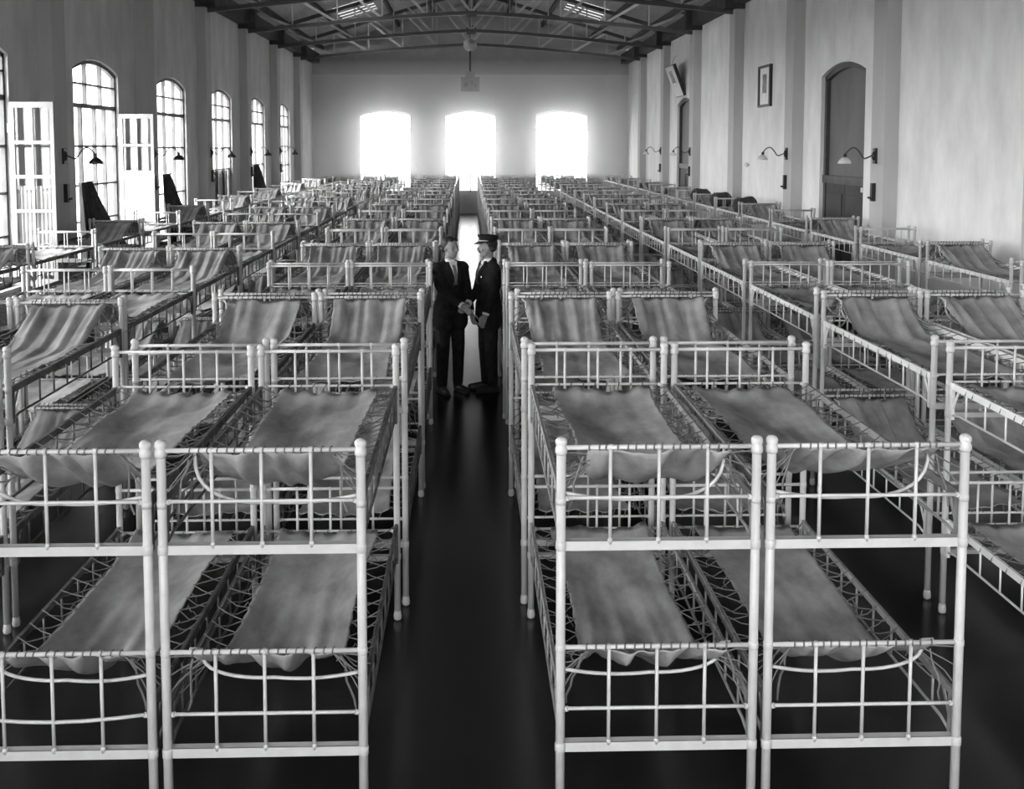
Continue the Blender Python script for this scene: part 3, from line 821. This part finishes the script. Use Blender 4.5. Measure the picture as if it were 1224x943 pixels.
# ------------------------------------------------------------------ the two men
def remesh(o, vox, sm=4):
    m = o.modifiers.new('remesh', 'REMESH'); m.mode = 'VOXEL'; m.voxel_size = vox; m.use_smooth_shade = True
    s = o.modifiers.new('smooth', 'SMOOTH'); s.iterations = sm; s.factor = .5
def person(loc, face, head_turn, label, capman, rhand, lhand):
    """local axes: F forward, S to the person's left, z up; rhand/lhand are local wrist targets (f, s, z)"""
    root = empty('person', loc, face, label=label, category='person')
    V3 = Vector
    # body: head, neck, chest, pelvis, arms with hands, legs -- one surface
    w = MB()
    hr = Matrix.Rotation(head_turn, 3, 'Z'); HC = V3((.02, 0, 1.625))
    def H(f, s, z): return HC + hr @ V3((f, s, z))
    w.ball(H(-.012, 0, .020), .098, 16, 12, (1.0, .80, 1.02)); w.ball(H(.015, 0, -.035), .075, 14, 10, (.92, .82, 1.12))
    w.ball(H(.045, 0, -.088), .030, 10, 8, (1, 1.1, .8)); w.limb(H(.02, .035, -.07), H(.045, .012, -.088), .028, .026); w.limb(H(.02, -.035, -.07), H(.045, -.012, -.088), .028, .026)
    w.limb(H(.078, 0, .012), H(.104, 0, -.024), .009, .014, 8)              # nose
    w.ball(H(.096, .011, -.030), .009); w.ball(H(.096, -.011, -.030), .009)
    for s in (-1, 1):
        w.limb(H(.078, s * .012, .028), H(.066, s * .045, .026), .011, .010, 8)    # brow
        w.ball(H(.058, s * .045, -.020), .021, 8, 6)                        # cheek
        w.ball(H(-.005, s * .080, -.005), .026, 8, 6, (.7, .35, 1.2))       # ear
    w.limb(H(.078, .018, -.056), H(.078, -.018, -.056), .008, .008, 8); w.limb(H(.074, .014, -.066), H(.074, -.014, -.066), .009, .009, 8)
    w.limb((-.01, 0, 1.43), H(-.012, 0, -.07), .058, .052)
    w.ball((0, 0, 1.30), .15, 14, 10, (.70, 1.05, 1.15)); w.ball((0, 0, 1.10), .13, 12, 9, (.75, 1.0, 1.2)); w.ball((0, 0, .95), .14, 12, 9, (.75, 1.05, .9))
    arms = []
    for s, tgt in ((-1, rhand), (1, lhand)):
        sh = V3((-.005, s * .158, 1.405)); wr = V3(tgt); L1, L2 = .29, .25
        d = wr - sh; D = min(d.length, L1 + L2 - .004); dn = d.normalized(); wr = sh + dn * D
        a = (L1 * L1 - L2 * L2 + D * D) / (2 * D); h = math.sqrt(max(0, L1 * L1 - a * a))
        pole = V3((-.25, s * .30, -.9)); pole = (pole - dn * pole.dot(dn)).normalized()
        el = sh + dn * a + pole * h
        w.limb(sh, el, .040, .034); w.limb(el, wr, .034, .024)
        # hand: palm, four fingers, thumb
        fd = (wr - el).normalized()
        if fd.z < -.9: fd = (fd + V3((.12, 0, 0))).normalized()
        side = V3((0, 0, 1)).cross(fd)
        side = V3((1, 0, 0)) if side.length < .4 else fd.cross(side).normalized() * -1
        side.normalize(); nrm = fd.cross(side).normalized() * s
        pc = wr + fd * .045
        for q in range(4):
            o_ = side * ((q - 1.5) * .020)
            w.limb(wr + o_ * .6, wr + fd * .085 + o_, .014, .012, 8)
            Lf = [.060, .072, .068, .052][q]; k1 = wr + fd * .088 + o_; k2 = k1 + (fd * .8 + nrm * .45).normalized() * Lf * .5; k3 = k2 + (fd * .45 + nrm * .9).normalized() * Lf * .5
            w.limb(k1, k2, .0095, .009, 8); w.limb(k2, k3, .009, .0075, 8)
        t0 = wr + fd * .02 - side * .030; t1 = t0 + (fd * .7 - side * .6 + nrm * .4).normalized() * .045; t2 = t1 + (fd * .95 + nrm * .3).normalized() * .03
        w.limb(t0, t1, .013, .011, 8); w.limb(t1, t2, .011, .009, 8)
        arms.append((s, sh, el, wr))
    for s in (-1, 1):
        w.limb((0, s * .085, .90), (.005, s * .092, .50), .070, .048); w.limb((.005, s * .092, .50), (-.02, s * .097, .09), .046, .034)
        w.limb((-.03, s * .097, .045), (.13, s * .115, .03), .032, .026)
    body = w.build('body', 'skin', root); remesh(body, .007, 3)
    # trousers
    w = MB()
    for s in (-1, 1):
        w.limb((0, s * .082, .88), (.010, s * .095, .50), .092, .075); w.limb((.010, s * .095, .50), (-.01, s * .100, .10), .073, .060)
    w.ball((0, 0, .93), .16, 12, 9, (.75, 1.05, .7))
    o = w.build('trousers', 'suit', root); remesh(o, .011, 3)
    for s in (-1, 1):
        w = MB(); w.limb((-.045, s * .100, .045), (.06, s * .112, .042), .042, .042); w.limb((.06, s * .112, .040), (.17, s * .125, .034), .042, .033)
        w.box((-.085, s * .112 - .038, .0), (.19, s * .112 + .038, .018)); o = w.build('shoe', 'black', root); remesh(o, .009, 2)
    # jacket
    w = MB()
    w.ball((-.01, 0, 1.27), .17, 16, 12, (.80, 1.12, 1.25)); w.ball((.0, 0, 1.04), .155, 16, 12, (.85, 1.08, 1.3))
    w.limb((.0, .07, .98), (.005, .085, .80), .125, .125, 14); w.limb((.0, -.07, .98), (.005, -.085, .80), .125, .125, 14)
    w.limb((-.015, .06, 1.43), (-.005, .175, 1.395), .055, .062); w.limb((-.015, -.06, 1.43), (-.005, -.175, 1.395), .055, .062)
    w.limb((-.035, .035, 1.465), (-.035, -.035, 1.465), .052, .052)
    for s, sh, el, wr in arms:
        w.limb(sh, el, .066, .056); w.limb(el, wr - (wr - el).normalized() * .045, .056, .043)
    o = w.build('jacket', 'suit', root); remesh(o, .010, 3)
    # shirt front, collar, tie, lapels: thin shaped pieces lying on the chest
    def chest_f(s, z):   # forward offset of the jacket surface
        b = .80 * .17 * math.sqrt(max(0.02, 1 - (s / (.17 * 1.12)) ** 2 - ((z - 1.27) / (.17 * 1.25)) ** 2)) - .01
        return b
    def patch(name, m, pts, lift, th=.006):
        w = MB(); top = [(chest_f(s, z) + lift + th, s, z) for s, z in pts]; bot = [(chest_f(s, z) + lift - .02, s, z) for s, z in pts]
        n = len(pts); b = len(w.v); w.v += top + bot; w.f.append(tuple(range(b, b + n))); w.sm.append(False)
        w.f.append(tuple(range(b + n, b + 2 * n))[::-1]); w.sm.append(False)
        for i in range(n):
            j = (i + 1) % n; w.f.append((b + i, b + n + i, b + n + j, b + j)); w.sm.append(False)
        return w.build(name, m, root)
    w = MB(); w.lathe([(.062, 0), (.066, .02), (.060, .052), (.052, .052), (.055, 0)], (-.008, 0, 1.452), 20); w.build('collar', 'shirt', root)
    def strip(name, m, rows, lift, th=.007):            # rows: (z, s0, s1) from top to bottom
        w = MB(); n = len(rows)
        for z, s0, s1 in rows:
            for q in range(5):
                s = s0 + (s1 - s0) * q / 4
                f = max(chest_f(s, z), .055 if z > 1.42 else 0)
                w.v.append((f + lift, s, z))
        for z, s0, s1 in rows:
            for q in range(5):
                s = s0 + (s1 - s0) * q / 4
                f = max(chest_f(s, z), .055 if z > 1.42 else 0)
                w.v.append((f + lift - .03, s, z))
        N5 = n * 5
        for i in range(n - 1):
            for q in range(4):
                a = i * 5 + q; w.f.append((a, a + 5, a + 6, a + 1)); w.sm.append(True); w.f.append((a + N5, a + 1 + N5, a + 6 + N5, a + 5 + N5)); w.sm.append(True)
            for q in (0, 4):
                a = i * 5 + q; w.f.append((a, a + N5, a + 5 + N5, a + 5)); w.sm.append(False)
        for q in range(4):
            for a in (q, (n - 1) * 5 + q): w.f.append((a, a + 1, a + 1 + N5, a + N5)); w.sm.append(False)
        return w.build(name, m, root)
    zs = [1.475, 1.44, 1.41, 1.38, 1.34, 1.30, 1.26, 1.22]
    strip('shirt_front', 'shirt', [(z, -.052 * (z - 1.20) / .27, .052 * (z - 1.20) / .27) for z in zs], .012)
    strip('tie', 'tie', [(z, -.017 - .006 * (1.45 - z) / .2, .017 + .006 * (1.45 - z) / .2) for z in zs if z < 1.46], .018)
    for s in (-1, 1):
        strip('lapel', 'suit', [(z, s * (.050 * (z - 1.20) / .27), s * (.050 * (z - 1.20) / .27 + .045 * math.sin(PI * (1.49 - z) / .29) + .004)) for z in zs], .018)
    for s, sh, el, wr in arms:
        d = (wr - el).normalized(); w = MB(); w.tube([wr - d * .045, wr - d * .010], .040, 12); w.build('shirt_cuff', 'shirt', root)
    # eyes, moustache, hair
    for s in (-1, 1):
        w = MB(); w.ball(H(.074, s * .030, .008), .010, 8, 6, (.8, 1.2, .7)); w.build('eye', 'black', root)
    w = MB()
    w.ball(H(-.030, 0, .040), .096, 16, 12, (1.0, .86, .92)); w.limb(H(-.06, .045, -.01), H(-.06, -.045, -.01), .042, .042)
    for s in (-1, 1): w.limb(H(-.01, s * .074, .03), H(-.012, s * .076, -.01), .016, .010, 8)
    hair = w.build('hair', 'hair', root)
    if not capman:
        w = MB(); w.limb(H(.035, .045, .088), H(.042, -.04, .088), .022, .020); w.build('forelock', 'hair', hair)
    else:
        w = MB(); w.lathe([(.097, .0), (.099, .02), (.098, .040), (.114, .058), (.117, .068), (.106, .078), (.05, .082)], (0, 0, 0), 20)
        v = [];  # tilt & place the cap
        for p in w.v:
            q = V3((p[0] * 1.02, p[1] * .92, p[2])); q = Matrix.Rotation(-.06, 3, 'Y') @ q; v.append(tuple(H(q.x - .008, q.y, q.z + .060)))
        w.v = v; cap = w.build('cap', 'suit', root)
        w = MB(); n = 12
        for th_, z in ((0, 0), (1, -.006)):
            for i in range(n + 1):
                a = -1.15 + 2.3 * i / n; w.v.append(tuple(H(.10 * math.cos(a) - .008, .094 * math.sin(a), .066 + z)))
            for i in range(n + 1):
                a = -1.15 + 2.3 * i / n; ex = .055 * math.cos(a / 1.15 * PI / 2) ** .6 if abs(a) < 1.149 else 0
                w.v.append(tuple(H((.10 + ex) * math.cos(a) - .008, (.094 + ex * .5) * math.sin(a), .066 + z - ex * .45)))
        for th_ in (0, 1):
            b = th_ * 2 * (n + 1)
            for i in range(n):
                f = (b + i, b + n + 1 + i, b + n + 2 + i, b + i + 1); w.f.append(f if th_ else f[::-1]); w.sm.append(True)
        for i in range(n):
            a = n + 1 + i; b = a + 2 * (n + 1); w.f.append((a, a + 1, b + 1, b)); w.sm.append(False)
        w.build('peak', 'black', cap)
        w = MB(); w.tube([tuple(H(.101 * math.cos(a) - .006, .093 * math.sin(a), .078)) for a in [-1.5 + 3 * i / 14 for i in range(15)]], .006, 6); w.build('cap_band', 'steel', cap)
        w = MB(); w.limb(H(.090, .004, -.046), H(.078, .034, -.054), .010, .005, 8); w.limb(H(.090, -.004, -.046), H(.078, -.034, -.054), .010, .005, 8); w.build('moustache', 'hair', root)
        w = MB(); w.ball((chest_f(.085, 1.30) + .012, .085, 1.30), .020, 10, 6, (.4, 1, 1.1)); w.build('badge', 'metal', root)
    return root
person((-.215, 11.80, 0), math.radians(-62), math.radians(18), 'man in dark suit with white collar and tie, bareheaded, standing in the aisle', False,
       (.27, .02, 1.00), (.10, .22, .86))
person((.215, 11.86, 0), math.radians(-160), math.radians(-12), 'man in dark uniform coat and flat peaked cap with chest badge, facing left', True,
       (.26, .03, 1.00), (.12, .20, .87))

# ------------------------------------------------------------------ haze volume added at the far end to make the windows bloom
w = MB(); w.box((XL + .80, 35.6, 1.66), (XR - .80, YE - .10, 5.6))
hz = bpy.data.materials.new('bloom_haze'); hz.use_nodes = True; nt = hz.node_tree; nt.nodes.clear()
o_ = nt.nodes.new('ShaderNodeOutputMaterial'); vs = nt.nodes.new('ShaderNodeVolumeScatter')
vs.inputs['Density'].default_value = 0.12; vs.inputs['Anisotropy'].default_value = 0.88
nt.links.new(vs.outputs[0], o_.inputs['Volume'])
hzo = w.build('haze', hz, kind='stuff', label='haze volume added in front of the end windows for their glow', category='haze')
